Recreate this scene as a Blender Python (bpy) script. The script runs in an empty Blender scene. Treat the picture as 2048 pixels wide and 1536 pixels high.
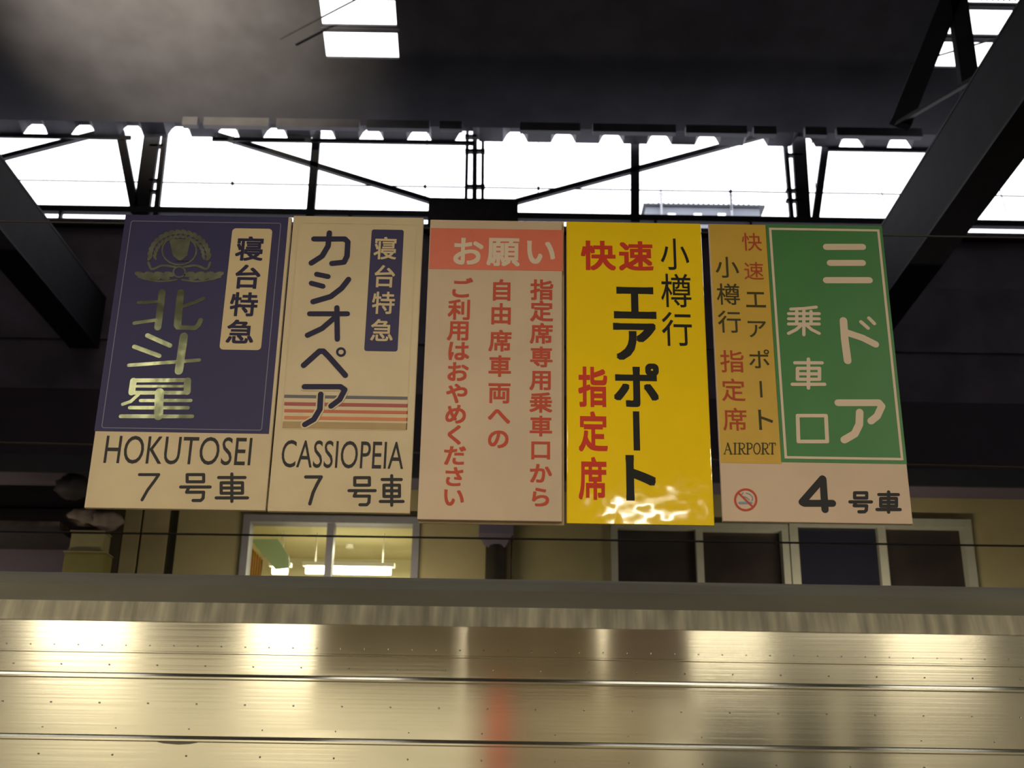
import bpy, math, random
from math import radians, sin, cos, tan, pi, atan2
from mathutils import Vector, Matrix
random.seed(7)
SC = bpy.context.scene
COL = SC.collection

# ------------------------------------------------------------------ camera
F, PITCH, ROLL, EYE = 2400.0, radians(20.73), radians(0.92), 1.6
cd = bpy.data.cameras.new('camera'); cam = bpy.data.objects.new('camera', cd); COL.objects.link(cam)
cd.sensor_width = 36.0; cd.lens = F / 2048 * 36.0; cd.clip_end = 400
cam.matrix_world = Matrix.Translation((0, 0, EYE)) @ Matrix.Rotation(pi/2 + PITCH, 4, 'X') @ Matrix.Rotation(ROLL, 4, 'Z')
SC.camera = cam
cd.dof.use_dof = True; cd.dof.focus_distance = 3.5; cd.dof.aperture_fstop = 6.3
SC.view_settings.view_transform = 'Standard'; SC.view_settings.look = 'None'
SC.view_settings.gamma = 1.0; SC.view_settings.use_curve_mapping = False
SC.view_settings.exposure = 0.0
# ------------------------------------------------------------------ world: white overcast
w = bpy.data.worlds.new('overcast_sky'); SC.world = w; w.use_nodes = True
bg = w.node_tree.nodes['Background']; bg.inputs[0].default_value = (0.93, 0.95, 1.0, 1); bg.inputs[1].default_value = 3.2

def area(name, loc, size, power, col, rot=(0, 0, 0), spread=180):
    l = bpy.data.lights.new(name, 'AREA'); l.shape = 'RECTANGLE'; l.size, l.size_y = size
    l.energy = power; l.color = col; l.spread = radians(spread)
    o = bpy.data.objects.new(name, l); o.location = loc; o.rotation_euler = rot; COL.objects.link(o); return o
WARM = (1.0, 0.91, 0.71)
# rows of fluorescent tubes over the platform (x, y, rotation about z); the tubes themselves are built further down
TUBES = [(-5.7, 0.2, 0), (-3.6, 0.2, 0), (-0.6, 0.2, 0), (0.86, -1.0, 0), (3.0, 0.2, 0), (5.1, 0.2, 0),
         (-1.75, 0.95, pi/2 - 0.35)]
TUBES += [(x, -5.2, 0) for x in (-5.4, -2.7, 0.0, 2.7, 5.4)]  # unseen back row, added to light the wall that the carriage reflects
LAMP_Z = 3.56
def lamp_z(x, y): return 4.14 if (y < -3 or y == 0.2) else LAMP_Z
for (x, y, a) in TUBES:
    area('tube_light', (x, y, lamp_z(x, y) - 0.075), (0.5 if x == 0.86 else 1.2, 0.08), 20 if x == 0.86 else (55 if y > -3 else (80 if x < -1 else 52 if x < 1 else 30)) if y < 0.5 else 4, WARM, (0, 0, a))

# unseen fill lights added to brighten the far building wall, behind the train roof
for x in (-6.5, -1.5, 3.5, 8.0): area('wall_fill_light', (x, 11.3, 3.25), (1.2, .1), 30, (1, .88, .66), (radians(105), 0, 0))
# unseen lamp added on the left girder to imitate a hazy glow on the roof
fl = bpy.data.lights.new('roof_glow_beam', 'SPOT'); fl.energy = 6200; fl.color = (1, .90, .62); fl.spot_size = radians(52); fl.spot_blend = 1.0; fl.shadow_soft_size = .1
flo = bpy.data.objects.new('roof_glow_beam', fl); COL.objects.link(flo); flo.location = (-6.1, 8.0, 9.35)
flo.rotation_euler = (Vector((-5.0, 12.6, 12.4))-flo.location).to_track_quat('-Z', 'Y').to_euler()

# ------------------------------------------------------------------ unprojection used only to lay things out
def ray(x, y):
    a, b = x - 1024, 768 - y
    a, b = a*cos(ROLL) - b*sin(ROLL), a*sin(ROLL) + b*cos(ROLL)
    return Vector((a, F*cos(PITCH) - b*sin(PITCH), F*sin(PITCH) + b*cos(PITCH)))
def at(x, y, Y):
    d = ray(x, y); return d / d.y * Y + Vector((0, 0, EYE))

# ------------------------------------------------------------------ materials
def mat(name, col, rough=0.6, metal=0.0, noise=0.0, scale=8.0, bump=0.0, bscale=60.0, stretch=(1, 1, 1), col2=None,
        spec=0.5, emit=None, estr=0.0, coat=0.0, detail=4.0):
    m = bpy.data.materials.new(name); m.use_nodes = True
    nt = m.node_tree; b = nt.nodes['Principled BSDF']
    b.inputs['Base Color'].default_value = (*col, 1); b.inputs['Roughness'].default_value = rough
    b.inputs['Metallic'].default_value = metal; b.inputs['Specular IOR Level'].default_value = spec
    b.inputs['Coat Weight'].default_value = coat
    tc = nt.nodes.new('ShaderNodeTexCoord'); mp = nt.nodes.new('ShaderNodeMapping'); mp.inputs['Scale'].default_value = stretch
    nt.links.new(tc.outputs['Object'], mp.inputs[0])
    if noise > 0 or col2:
        n = nt.nodes.new('ShaderNodeTexNoise'); n.inputs['Scale'].default_value = scale; n.inputs['Detail'].default_value = detail
        nt.links.new(mp.outputs[0], n.inputs['Vector'])
        r = nt.nodes.new('ShaderNodeValToRGB')
        c2 = col2 or tuple(max(0, c*(1-noise)) for c in col)
        r.color_ramp.elements[0].position = 0.35; r.color_ramp.elements[1].position = 0.68
        r.color_ramp.elements[0].color = (*c2, 1); r.color_ramp.elements[1].color = (*col, 1)
        nt.links.new(n.outputs['Fac'], r.inputs[0]); nt.links.new(r.outputs[0], b.inputs['Base Color'])
    if bump > 0:
        n2 = nt.nodes.new('ShaderNodeTexNoise'); n2.inputs['Scale'].default_value = bscale; n2.inputs['Detail'].default_value = 2.0
        nt.links.new(mp.outputs[0], n2.inputs['Vector'])
        bp = nt.nodes.new('ShaderNodeBump'); bp.inputs['Strength'].default_value = bump; bp.inputs['Distance'].default_value = 0.02
        nt.links.new(n2.outputs['Fac'], bp.inputs['Height']); nt.links.new(bp.outputs[0], b.inputs['Normal'])
    if emit:
        b.inputs['Emission Color'].default_value = (*emit, 1); b.inputs['Emission Strength'].default_value = estr
    return m
def glass(name, col, rough, alpha_mix):
    """thin glazing: mostly clear, with a glossy share"""
    m = bpy.data.materials.new(name); m.use_nodes = True; nt = m.node_tree
    for n in list(nt.nodes): nt.nodes.remove(n)
    o = nt.nodes.new('ShaderNodeOutputMaterial'); t = nt.nodes.new('ShaderNodeBsdfTransparent'); g = nt.nodes.new('ShaderNodeBsdfGlossy')
    t.inputs[0].default_value = (*col, 1); g.inputs['Roughness'].default_value = rough; g.inputs[0].default_value = (0.8, 0.82, 0.85, 1)
    mx = nt.nodes.new('ShaderNodeMixShader'); mx.inputs[0].default_value = alpha_mix
    nt.links.new(t.outputs[0], mx.inputs[1]); nt.links.new(g.outputs[0], mx.inputs[2]); nt.links.new(mx.outputs[0], o.inputs[0]); return m

M = {}
M['cream'] = mat('aged_cream_acrylic', (0.60, 0.46, 0.27), 0.45, noise=0.12, scale=5, bump=0.05, bscale=20)
M['creamprint'] = mat('cream_print', (0.62, 0.48, 0.28), 0.5, spec=0.15)
M['navy'] = mat('navy_print', (0.028, 0.022, 0.085), 0.5, spec=0.25, bump=0.03, bscale=15)
M['navyink'] = mat('navy_ink', (0.022, 0.018, 0.055), 0.5, spec=0.15)
M['greyink'] = mat('grey_ink', (0.032, 0.029, 0.030), 0.5, spec=0.15)
M['gold'] = mat('gold_foil', (0.19, 0.20, 0.12), 0.2, metal=0.9, noise=0.3, scale=20, bump=0.10, bscale=14)
M['golddim'] = mat('dull_gold_foil', (0.10, 0.10, 0.065), 0.42, metal=0.6, noise=0.4, scale=30)  # duller and rougher than the gold of the characters
M['line'] = mat('pale_border_line', (0.16, 0.15, 0.22), 0.5)
M['pinkish'] = mat('pinkish_white_sheet', (0.60, 0.44, 0.30), 0.55, noise=0.12, scale=4, bump=0.12, bscale=5)
M['red'] = mat('orange_red_print', (0.70, 0.135, 0.065), 0.5, noise=0.1)
M['redink'] = mat('faded_red_ink', (0.50, 0.075, 0.04), 0.5, spec=0.15)
M['whiteink'] = mat('warm_white_ink', (0.70, 0.55, 0.42), 0.5, spec=0.15)
M['yellow'] = mat('glossy_yellow_vinyl', (0.92, 0.62, 0.014), 0.05, noise=0.05, scale=3, bump=0.10, bscale=9, spec=0.3)
M['blackink'] = mat('black_ink', (0.016, 0.015, 0.014), 0.5, spec=0.15)
M['brightred'] = mat('bright_red_ink', (0.58, 0.045, 0.02), 0.5, spec=0.15)
M['yellow2'] = mat('faded_yellow_print', (0.60, 0.36, 0.035), 0.45, noise=0.08)
M['brownred'] = mat('brown_red_ink', (0.42, 0.07, 0.03), 0.5, spec=0.15)
M['darkolive'] = mat('dark_olive_ink', (0.06, 0.05, 0.018), 0.5, spec=0.15)
M['green'] = mat('green_print', (0.045, 0.20, 0.05), 0.45, noise=0.08)
M['pinkcream'] = mat('pinkish_cream_acrylic', (0.62, 0.45, 0.32), 0.45, noise=0.08, scale=4)
M['edge'] = mat('brown_aged_edge', (0.30, 0.20, 0.08), 0.5)
M['stripe1'] = mat('slate_stripe', (0.09, 0.08, 0.10), 0.5)
M['stripe2'] = mat('crimson_stripe', (0.35, 0.045, 0.035), 0.5)
M['stripe3'] = mat('vermilion_stripe', (0.50, 0.10, 0.03), 0.5)
M['stripe4'] = mat('orange_stripe', (0.58, 0.17, 0.04), 0.5)
M['tan'] = mat('tan_band', (0.42, 0.27, 0.10), 0.5, noise=0.2)
M['bluegrey'] = mat('blue_grey_ink', (0.20, 0.26, 0.38), 0.5)
M['steel'] = mat('dark_painted_steel', (0.014, 0.013, 0.019), 0.8, noise=0.35, scale=4, bump=0.1)
M['steel2'] = mat('slate_painted_steel', (0.02, 0.02, 0.028), 0.7, noise=0.3, scale=4)
M['rust'] = mat('dark_brown_steel', (0.035, 0.026, 0.028), 0.7, noise=0.4, scale=6)
M['ceil'] = mat('dark_roof_boards', (0.085, 0.080, 0.105), 0.85, noise=0.3, scale=1.5)
M['deck'] = mat('dark_corrugated_steel', (0.040, 0.038, 0.055), 0.6, noise=0.3, scale=3)
M['lightflange'] = mat('pale_grey_steel', (0.13, 0.12, 0.15), 0.7, noise=0.3, scale=3)
M['dusk'] = mat('dark_slate_cladding', (0.21, 0.18, 0.235), 0.85, noise=0.3, scale=1.5)
M['olive'] = mat('olive_beige_wall', (0.30, 0.25, 0.12), 0.8, noise=0.15, scale=2, bump=0.05)
M['olive2'] = mat('beige_wall_panel', (0.32, 0.26, 0.13), 0.8, noise=0.15, scale=2)
M['boxyel'] = mat('yellowish_box_paint', (0.26, 0.22, 0.06), 0.6, noise=0.2, scale=4)
M['brown'] = mat('dark_brown_paint', (0.05, 0.038, 0.02), 0.7, noise=0.2)
M['black'] = mat('purplish_black', (0.09, 0.07, 0.095), 0.8)  # dark tone shared by boards, recess, slab, hopper and underframe
M['frame'] = mat('aluminium_window_frame', (0.34, 0.33, 0.26), 0.5, metal=0.1, noise=0.1)
M['frame2'] = mat('grey_window_frame', (0.20, 0.19, 0.20), 0.5, noise=0.1)
M['pane'] = mat('dark_brown_window_glass', (0.030, 0.022, 0.018), 0.12, noise=0.4, scale=2)
M['pane2'] = mat('dark_blue_window_glass', (0.012, 0.012, 0.02), 0.06)
M['clear'] = glass('clear_glass', (0.96, 0.97, 0.95), 0.02, 0.05)
M['sky_glass'] = glass('roof_glass', (0.97, 0.96, 0.93), 0.1, 0.04)
M['office'] = mat('cream_office_paint', (0.52, 0.47, 0.28), 0.8, noise=0.08, scale=2)
M['officegreen'] = mat('pale_green_panel', (0.36, 0.48, 0.26), 0.7)
M['orange'] = mat('orange_curtain', (0.55, 0.28, 0.04), 0.8, noise=0.35, scale=6, stretch=(6, 6, 0.5))
M['tube'] = mat('lit_tube', (1, 1, 1), 0.4, emit=(1, 0.95, 0.74), estr=9)
M['tube2'] = mat('lit_platform_tube', (1, 1, 1), 0.4, emit=(1, 0.93, 0.75), estr=14)
M['white'] = mat('white_enamel', (0.75, 0.73, 0.66), 0.4)
M['concrete'] = mat('platform_asphalt', (0.16, 0.15, 0.13), 0.9, noise=0.3, scale=5, bump=0.2)
M['ballast'] = mat('dark_ballast', (0.07, 0.06, 0.05), 0.95, noise=0.6, scale=30, bump=0.6, bscale=30)
M['backwall'] = mat('pale_concourse_wall', (0.80, 0.78, 0.70), 0.6, noise=0.12, scale=0.6, bump=0.02)
M['darkboard'] = mat('dark_olive_board', (0.025, 0.022, 0.014), 0.5)
M['redpaint'] = mat('red_paint', (0.70, 0.06, 0.03), 0.35)
M['pillar'] = mat('grey_brown_pillar', (0.26, 0.235, 0.175), 0.6, noise=0.1)
M['farwall'] = mat('pale_grey_rooftop', (0.16, 0.17, 0.20), 0.8, noise=0.2, scale=0.4)
M['farlight'] = mat('white_vent', (0.9, 0.9, 0.9), 0.7)
M['fence'] = mat('galvanised_mesh', (0.24, 0.24, 0.26), 0.6)
M['debris'] = mat('pale_dusty_tarp', (0.30, 0.23, 0.19), 0.85, noise=0.5, scale=6, bump=0.5, bscale=8)
M['wire'] = mat('dark_cable', (0.03, 0.022, 0.018), 0.6)
M['wirelight'] = mat('copper_cable', (0.16, 0.11, 0.06), 0.5, metal=0.5)
M['trainroof'] = mat('grey_train_roof', (0.33, 0.30, 0.23), 0.95, spec=0.1, noise=0.25, scale=2.0, bump=0.05, stretch=(0.5, 2, 2))
M['gutter'] = mat('dirt_streaked_gutter', (0.95, 0.86, 0.60), 0.55, col2=(0.42, 0.37, 0.26), scale=7, stretch=(2.2, 0.3, 0.3), detail=5)
M['trainglass'] = mat('train_window_glass', (0.02, 0.022, 0.025), 0.05)
M['dimple'] = mat('weld_dimple_steel', (0.42, 0.39, 0.28), 0.4, metal=0.7)

def stainless():
    m = bpy.data.materials.new('brushed_stainless_steel'); m.use_nodes = True; nt = m.node_tree; b = nt.nodes['Principled BSDF']
    b.inputs['Metallic'].default_value = 0.92; b.inputs['Roughness'].default_value = 0.14
    b.inputs['Anisotropic'].default_value = 0.7
    v = nt.nodes.new('ShaderNodeCombineXYZ'); v.inputs[2].default_value = 1.0
    nt.links.new(v.outputs[0], b.inputs['Tangent'])
    tc = nt.nodes.new('ShaderNodeTexCoord'); mp = nt.nodes.new('ShaderNodeMapping'); mp.inputs['Scale'].default_value = (0.5, 1, 3)
    n = nt.nodes.new('ShaderNodeTexNoise'); n.inputs['Scale'].default_value = 2.5; n.inputs['Detail'].default_value = 5
    r = nt.nodes.new('ShaderNodeValToRGB'); r.color_ramp.elements[0].position = 0.3; r.color_ramp.elements[1].position = 0.7
    r.color_ramp.elements[0].color = (0.74, 0.68, 0.53, 1); r.color_ramp.elements[1].color = (0.84, 0.78, 0.62, 1)
    nt.links.new(tc.outputs['Object'], mp.inputs[0]); nt.links.new(mp.outputs[0], n.inputs['Vector'])
    nt.links.new(n.outputs['Fac'], r.inputs[0]); nt.links.new(r.outputs[0], b.inputs['Base Color'])
    mp2 = nt.nodes.new('ShaderNodeMapping'); mp2.inputs['Scale'].default_value = (.25, 1, 40)
    n2 = nt.nodes.new('ShaderNodeTexNoise'); n2.inputs['Scale'].default_value = 2.0; n2.inputs['Detail'].default_value = 2
    bp = nt.nodes.new('ShaderNodeBump'); bp.inputs['Strength'].default_value = 0.016; bp.inputs['Distance'].default_value = 0.02
    nt.links.new(tc.outputs['Object'], mp2.inputs[0]); nt.links.new(mp2.outputs[0], n2.inputs['Vector'])
    nt.links.new(n2.outputs['Fac'], bp.inputs['Height']); nt.links.new(bp.outputs[0], b.inputs['Normal'])
    return m
M['stainless'] = stainless()

# ------------------------------------------------------------------ object helpers
def tag(o, label=None, cat=None, group=None, kind=None):
    if label: o['label'] = label
    if cat: o['category'] = cat
    if group: o['group'] = group
    if kind: o['kind'] = kind
    return o
def thing(name, label, cat, loc=(0, 0, 0), group=None):
    o = bpy.data.objects.new(name, None); COL.objects.link(o); o.location = loc; o.empty_display_size = 0.2
    return tag(o, label, cat, group)
def wloc(o):
    v = Vector((0, 0, 0))
    while o is not None: v = v + o.location; o = o.parent
    return v
class MB:
    def __init__(s): s.v = []; s.f = []
    def poly(s, vs, fs):
        b = len(s.v); s.v += [tuple(v) for v in vs]; s.f += [tuple(i+b for i in f) for f in fs]; return s
    def box(s, x0, x1, y0, y1, z0, z1):
        return s.poly([(x0,y0,z0),(x1,y0,z0),(x1,y1,z0),(x0,y1,z0),(x0,y0,z1),(x1,y0,z1),(x1,y1,z1),(x0,y1,z1)],
                      [(0,3,2,1),(4,5,6,7),(0,1,5,4),(1,2,6,5),(2,3,7,6),(3,0,4,7)])
    def hexa(s, p):   # 8 corners, same order as box
        return s.poly(p, [(0,3,2,1),(4,5,6,7),(0,1,5,4),(1,2,6,5),(2,3,7,6),(3,0,4,7)])
    def bar(s, a, b, wd, dp, yv=Vector((0, 1, 0))):   # flat bar from a to b, width wd in the wall plane, depth dp
        a = Vector(a); b = Vector(b); d = (b-a).normalized(); sd = d.cross(yv).normalized()*wd/2; yy = yv*dp/2
        return s.hexa([a-sd-yy, a+sd-yy, a+sd+yy, a-sd+yy, b-sd-yy, b+sd-yy, b+sd+yy, b-sd+yy])
    def tube(s, pts, r, n=8):
        pts = [Vector(p) for p in pts]; base = len(s.v)
        for i, p in enumerate(pts):
            d = (pts[min(i+1, len(pts)-1)] - pts[max(i-1, 0)]).normalized()
            u = d.cross(Vector((0, 0, 1)));
            if u.length < 1e-3: u = d.cross(Vector((0, 1, 0)))
            u.normalize(); v = d.cross(u)
            for k in range(n): s.v.append(tuple(p + u*r*cos(2*pi*k/n) + v*r*sin(2*pi*k/n)))
        for i in range(len(pts)-1):
            for k in range(n):
                k2 = (k+1) % n; a = base+i*n; c = a+n; s.f.append((a+k, a+k2, c+k2, c+k))
        s.f.append(tuple(base+k for k in reversed(range(n)))); s.f.append(tuple(base+(len(pts)-1)*n+k for k in range(n)))
        return s
    def prism(s, prof, axis, a, b):   # closed 2-D profile extruded along an axis ('x': prof=(y,z); 'y': prof=(x,z))
        n = len(prof)
        g = (lambda p, t: (t, p[0], p[1])) if axis == 'x' else (lambda p, t: (p[0], t, p[1]))
        vs = [g(p, a) for p in prof] + [g(p, b) for p in prof]
        return s.poly(vs, [tuple(range(n)), tuple(range(2*n-1, n-1, -1))] + [(i, (i+1) % n, (i+1) % n+n, i+n) for i in range(n)])
    def build(s, name, m, parent=None, label=None, kind=None, bevel=0.0, smooth=False):
        lo = Vector([min(v[i] for v in s.v) for i in range(3)]); hi = Vector([max(v[i] for v in s.v) for i in range(3)])
        c = (lo+hi)/2
        if parent is None: c.z = lo.z
        me = bpy.data.meshes.new(name); me.from_pydata([tuple(Vector(v)-c) for v in s.v], [], s.f); me.update()
        me.materials.append(M[m] if isinstance(m, str) else m)
        if smooth:
            for p in me.polygons: p.use_smooth = True
        o = bpy.data.objects.new(name, me); COL.objects.link(o)
        if parent is not None: o.parent = parent; o.location = c - wloc(parent)
        else: o.location = c
        if label: o['label'] = label
        if kind: o['kind'] = kind
        if bevel:
            bm = o.modifiers.new('bevel', 'BEVEL'); bm.width = bevel; bm.segments = 2; bm.limit_method = 'ANGLE'
        return o

# ================================================================== SETTING
C = 16.0                         # plane of the far clerestory
SLOPE = tan(radians(20))
RQ = at(1024, 250, 15.3)         # a point of the roof underside
def roof_z(y): return RQ.z + (15.3 - y)*SLOPE
def on_roof(x, y, drop=0.0):
    d = ray(x, y); t = (RQ.z - drop - EYE + 15.3*SLOPE)/(d.z + d.y*SLOPE); return d*t + Vector((0, 0, EYE))

# ground
MB().box(-13, 13, -6.6, 3.7, -0.6, 0.0).build('floor', 'concrete', kind='structure')
MB().box(-13, 13, 3.7, 11.6, -1.4, -1.1).build('floor', 'ballast', kind='structure')
MB().box(-13, 13, 11.6, 16.6, -1.1, 0.0).build('floor', 'concrete', kind='structure')
wl = MB().box(-13.3, -13, -6.9, 16.6, -1.4, 21).build('wall_left', 'ceil', kind='structure')  # unseen side walls, added to keep daylight out of the hall
wr = MB().box(13, 13.3, -6.9, 16.6, -1.4, 21).build('wall_right', 'ceil', kind='structure')
wb = MB().box(-13, 13, -6.9, -6.6, -0.6, 21).build('wall_back', 'backwall', kind='structure')

# ---- roof with rectangular light openings
XS = [-13, -8.2, -5.6, -2.70, -1.67, 1.4, 4.0, 5.83, 6.83, 9.4, 13]
def yrow(p): return on_roof(720, p).y
rows = [(yrow(-64), yrow(-12)), (yrow(0), yrow(52)), (yrow(65), yrow(117))]
YS = [-7.0, 2.6, 6.2] + [v for r_ in rows for v in r_] + [15.35]
ceil = None
mb = MB()
for i in range(len(XS)-1):
    for j in range(len(YS)-1):
        if i in (3, 7) and j in (3, 5, 7): continue
        if i in (1, 3, 5, 7, 8) and j == 1: continue  # openings of the added roof lights, out of view
        y0, y1 = YS[j], YS[j+1]; x0, x1 = XS[i], XS[i+1]; t = 0.03
        mb.hexa([(x0,y0,roof_z(y0)),(x1,y0,roof_z(y0)),(x1,y1,roof_z(y1)),(x0,y1,roof_z(y1)),
                 (x0,y0,roof_z(y0)+t),(x1,y0,roof_z(y0)+t),(x1,y1,roof_z(y1)+t),(x0,y1,roof_z(y1)+t)])
ceil = mb.build('ceiling', 'ceil', kind='structure')
for k, (x0, x1) in enumerate(((-8.2, -5.6), (-2.70, -1.67), (1.4, 4.0), (5.83, 9.4))):  # unseen roof lights added to bring more daylight into the hall
    y0, y1 = 2.6, 6.2
    wn = thing('window_%d' % (k+6), None, None, ((x0+x1)/2, 4.4, roof_z(4.4)+.1)); wn['kind'] = 'structure'
    for q in range(3):
        a, b = y0+(y1-y0)*q/3, y0+(y1-y0)*(q+1)/3
        MB().hexa([(x,y,roof_z(y)+.035+d) for d in (0, .01) for (x, y) in ((x0-.04,a),(x1+.04,a),(x1+.04,b-.03),(x0-.04,b-.03))]).build('pane', 'sky_glass', wn)
        MB().box(x0-.03, x1+.03, b-.04, b+.01, roof_z(b)-.03, roof_z(b)+.04).build('glazing_bar', 'lightflange', wn)
n = 0
for (x0, x1) in ((-2.70, -1.67), (5.83, 6.83)):
    n += 1
    yc = (rows[0][0]+rows[2][1])/2
    wn = thing('window_%d' % n, None, None, ((x0+x1)/2, yc, roof_z(yc)+0.1)); wn['kind'] = 'structure'
    for (y0, y1) in rows:
        p = MB(); a = 0.035
        p.hexa([(x0-.04,y0-.03,roof_z(y0)+a),(x1+.04,y0-.03,roof_z(y0)+a),(x1+.04,y1+.03,roof_z(y1)+a),(x0-.04,y1+.03,roof_z(y1)+a),
                (x0-.04,y0-.03,roof_z(y0)+a+.01),(x1+.04,y0-.03,roof_z(y0)+a+.01),(x1+.04,y1+.03,roof_z(y1)+a+.01),(x0-.04,y1+.03,roof_z(y1)+a+.01)])
        p.build('pane', 'sky_glass', wn)
    for j, y in enumerate(((rows[0][1]+rows[1][0])/2, (rows[1][1]+rows[2][0])/2)):
        MB().box(x0-.03, x1+.03, y-0.025, y+0.025, roof_z(y)-.01, roof_z(y)+.04).build('glazing_bar', 'lightflange', wn)
# thin bracing rods below the roof lights
br = thing('bracing_rod', 'thin dark rod crossing the corner of the left roof light', 'rod', on_roof(600, 60, .25), 'bracing rods below the roof lights')
MB().tube([on_roof(560, 78, .25), on_roof(760, -26, .25)], 0.012).build('rod', 'rust', br)
br = thing('bracing_rod', 'thin dark rod crossing the right roof light beside the girder', 'rod', on_roof(1950, 90, .25), 'bracing rods below the roof lights')
MB().tube([on_roof(1820, 128, .25), on_roof(2030, 66, .25)], 0.012).build('rod', 'rust', br)

# wire mesh over the topmost right roof light
gm = MB()
for k in range(26):
    x = 5.55+k*0.075
    y0, y1 = rows[0][0], rows[0][1]
    a = Vector((x, y0, roof_z(y0)+.06)); b = Vector((x+0.12, y1, roof_z(y1)+.06)); c = Vector((x-0.12, y1, roof_z(y1)+.06))
    if 5.83 <= x <= 6.8:
        gm.tube([a, b], .011, 4); gm.tube([a, c], .011, 4)
gm.build('wire_mesh', 'rust', wn, kind='stuff')

# ---- eave: corrugated deck seen end-on against the sky
PIT = (at(1797, 285, C).x - at(72, 262, C).x)/18
X0 = at(72, 262, C).x
ZV, ZA = at(1024, 284, C).z, at(1024, 264, C).z
wf = thing('roof_eave', None, None, (0, C, ZV)); wf['kind'] = 'structure'; wf.name = 'trim_1'
for k in range(-8, 27):
    xc = X0 + k*PIT
    if xc < -12.8 or xc > 12.8: continue
    h = PIT/2; t = 0.02; y0, y1 = 15.0, C
    ap = 0.10; bs = 0.19     # half widths of the crest and of the flank foot
    prof = [(-h, ZV), (-bs, ZV), (-ap-.03, ZA-.05), (-ap+.02, ZA), (ap-.02, ZA), (ap+.03, ZA-.05), (bs, ZV), (h, ZV)]
    d = (y1-y0)*SLOPE; m_ = MB()
    vs = []
    for (yy, zz) in ((y0, d), (y1, 0)):
        for dz in (0, t):
            for (px_, pz) in prof: vs.append((xc+px_, yy, pz+zz+dz + (0.18 if dz else 0)*0))
    N = len(prof); fs = []
    for i in range(N-1):
        fs += [(i, i+1, 2*N+i+1, 2*N+i), (N+i, 3*N+i, 3*N+i+1, N+i+1), (2*N+i, 2*N+i+1, 3*N+i+1, 3*N+i), (i, N+i, N+i+1, i+1)]
    m_.poly(vs, fs).build('roof_sheet', 'deck', wf)
# closing plate above the crests (end flashing)
MB().box(-13, 13, 15.2, 15.32, ZA+.3*SLOPE+.1, roof_z(15.32)+.12).build('flashing', 'deck', wf)
# angle iron under the valleys, left third and right part
def angle(pxa, pxb, name='angle_iron'):
    a = at(pxa, 268+.016*pxa+4, C+.03); b = at(pxb, 268+.016*pxb+4, C+.03)
    MB().box(a.x, b.x, C+.005, C+.045, ZV-.05, ZV+.012).build(name, 'steel', wf)
angle(-700, 262); angle(425, 950); angle(1655, 2900)
# purlin pieces above the eave, coloured lighter for the light they catch
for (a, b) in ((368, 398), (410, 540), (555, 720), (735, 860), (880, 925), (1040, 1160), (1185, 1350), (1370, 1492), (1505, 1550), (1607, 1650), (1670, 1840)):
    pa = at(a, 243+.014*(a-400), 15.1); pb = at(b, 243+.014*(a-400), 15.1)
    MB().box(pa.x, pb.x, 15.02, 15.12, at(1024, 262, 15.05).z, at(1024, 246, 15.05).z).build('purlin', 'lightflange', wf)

# ---- wall below the opening: broad dark boards
wall = thing('wall_far', None, None, (0, C+.1, 0)); wall['kind'] = 'structure'
ZB = at(1024, 449, C).z
bz = [ZB, at(1024, 462, C).z, at(1024, 560, C).z, at(1024, 690, C).z, at(1024, 790, C).z, at(1024, 935, C).z, at(1024, 1000, C).z, 4.2, 2.4, 0.0]
for i in range(len(bz)-1):
    off = [0, .05, .02, .05, .0, .08, .03, .05, .05][i]
    MB().box(-13, 13, C+.02+off, C+.5, bz[i+1]+.012, bz[i]).build('wall_board', ['dusk', 'dusk', 'dusk', 'dusk', 'black', 'black', 'dusk', 'black', 'black'][i], wall)
MB().box(-13, 13, C-.06, C+.06, bz[1]-.03, bz[1]+.015).build('flange', 'steel2', wall)

# ---- clerestory truss
tr = thing('clerestory_truss', 'dark steel truss with posts and diagonal braces across the white clerestory opening', 'truss', (0, C, ZB))
def pbar(name, x0, y0, x1, y1, wpx, m='steel', Y=C+.1, dp=.08, lab=None):
    a = at(x0, y0, Y); b = at(x1, y1, Y); s = (at(1025, 350, Y)-at(1024, 350, Y)).length
    return MB().bar(a, b, wpx*s, dp).build(name, m, tr, lab)
ra = at(1024, 437, C+.1).z; rb_ = at(1024, 431, C+.1).z
MB().box(-13, 13, C+.05, C+.16, ra-.02, rb_+.03).build('bottom_rail', 'steel2', tr)
for x in (-700, 120, 700, 1310, 1500, 2300):
    a = at(x, 440, C+.1); MB().box(a.x-.02, a.x+.02, C+.06, C+.14, ZB-.02, ra).build('rail_stub', 'steel2', tr)
pbar('brace_plate', 240, 262, 272, 428, 17)
pbar('post', 306, 262, 282, 436, 31)
pbar('lattice_bar', 331, 264, 312, 434, 10)
for y in (293, 362, 384): pbar('batten', 300, y, 330-(y-264)*.1, y, 5)
pbar('post', 634, 262, 620, 440, 16)
for x0, x1 in ((935, 932), (950, 949), (966, 965)): pbar('lattice_bar', x0, 262, x1, 400, 6 if x0 != 950 else 9)
for y in (274, 303, 374): pbar('batten', 930, y, 970, y, 6)
pbar('post', 1270, 280, 1270, 446, 17)
pbar('lattice_bar', 1570, 284, 1584, 446, 8)
pbar('post', 1596, 262, 1608, 446, 27)
for y in (311, 382, 402): pbar('batten', 1572, y, 1604, y, 5)
pbar('brace_plate', 1655, 262, 1630, 444, 14)
pbar('diagonal_brace', 400, 260, 860, 402, 10); pbar('diagonal_brace', 1032, 404, 1560, 262, 10)
pbar('diagonal_brace', -20, 322, 215, 262, 10)
MB().box(at(857, 418, C).x, at(1036, 418, C).x, C-.04, C+.2, at(1024, 470, C).z, at(946, 399, C).z).build('gusset_plate', 'rust', tr)
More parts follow.
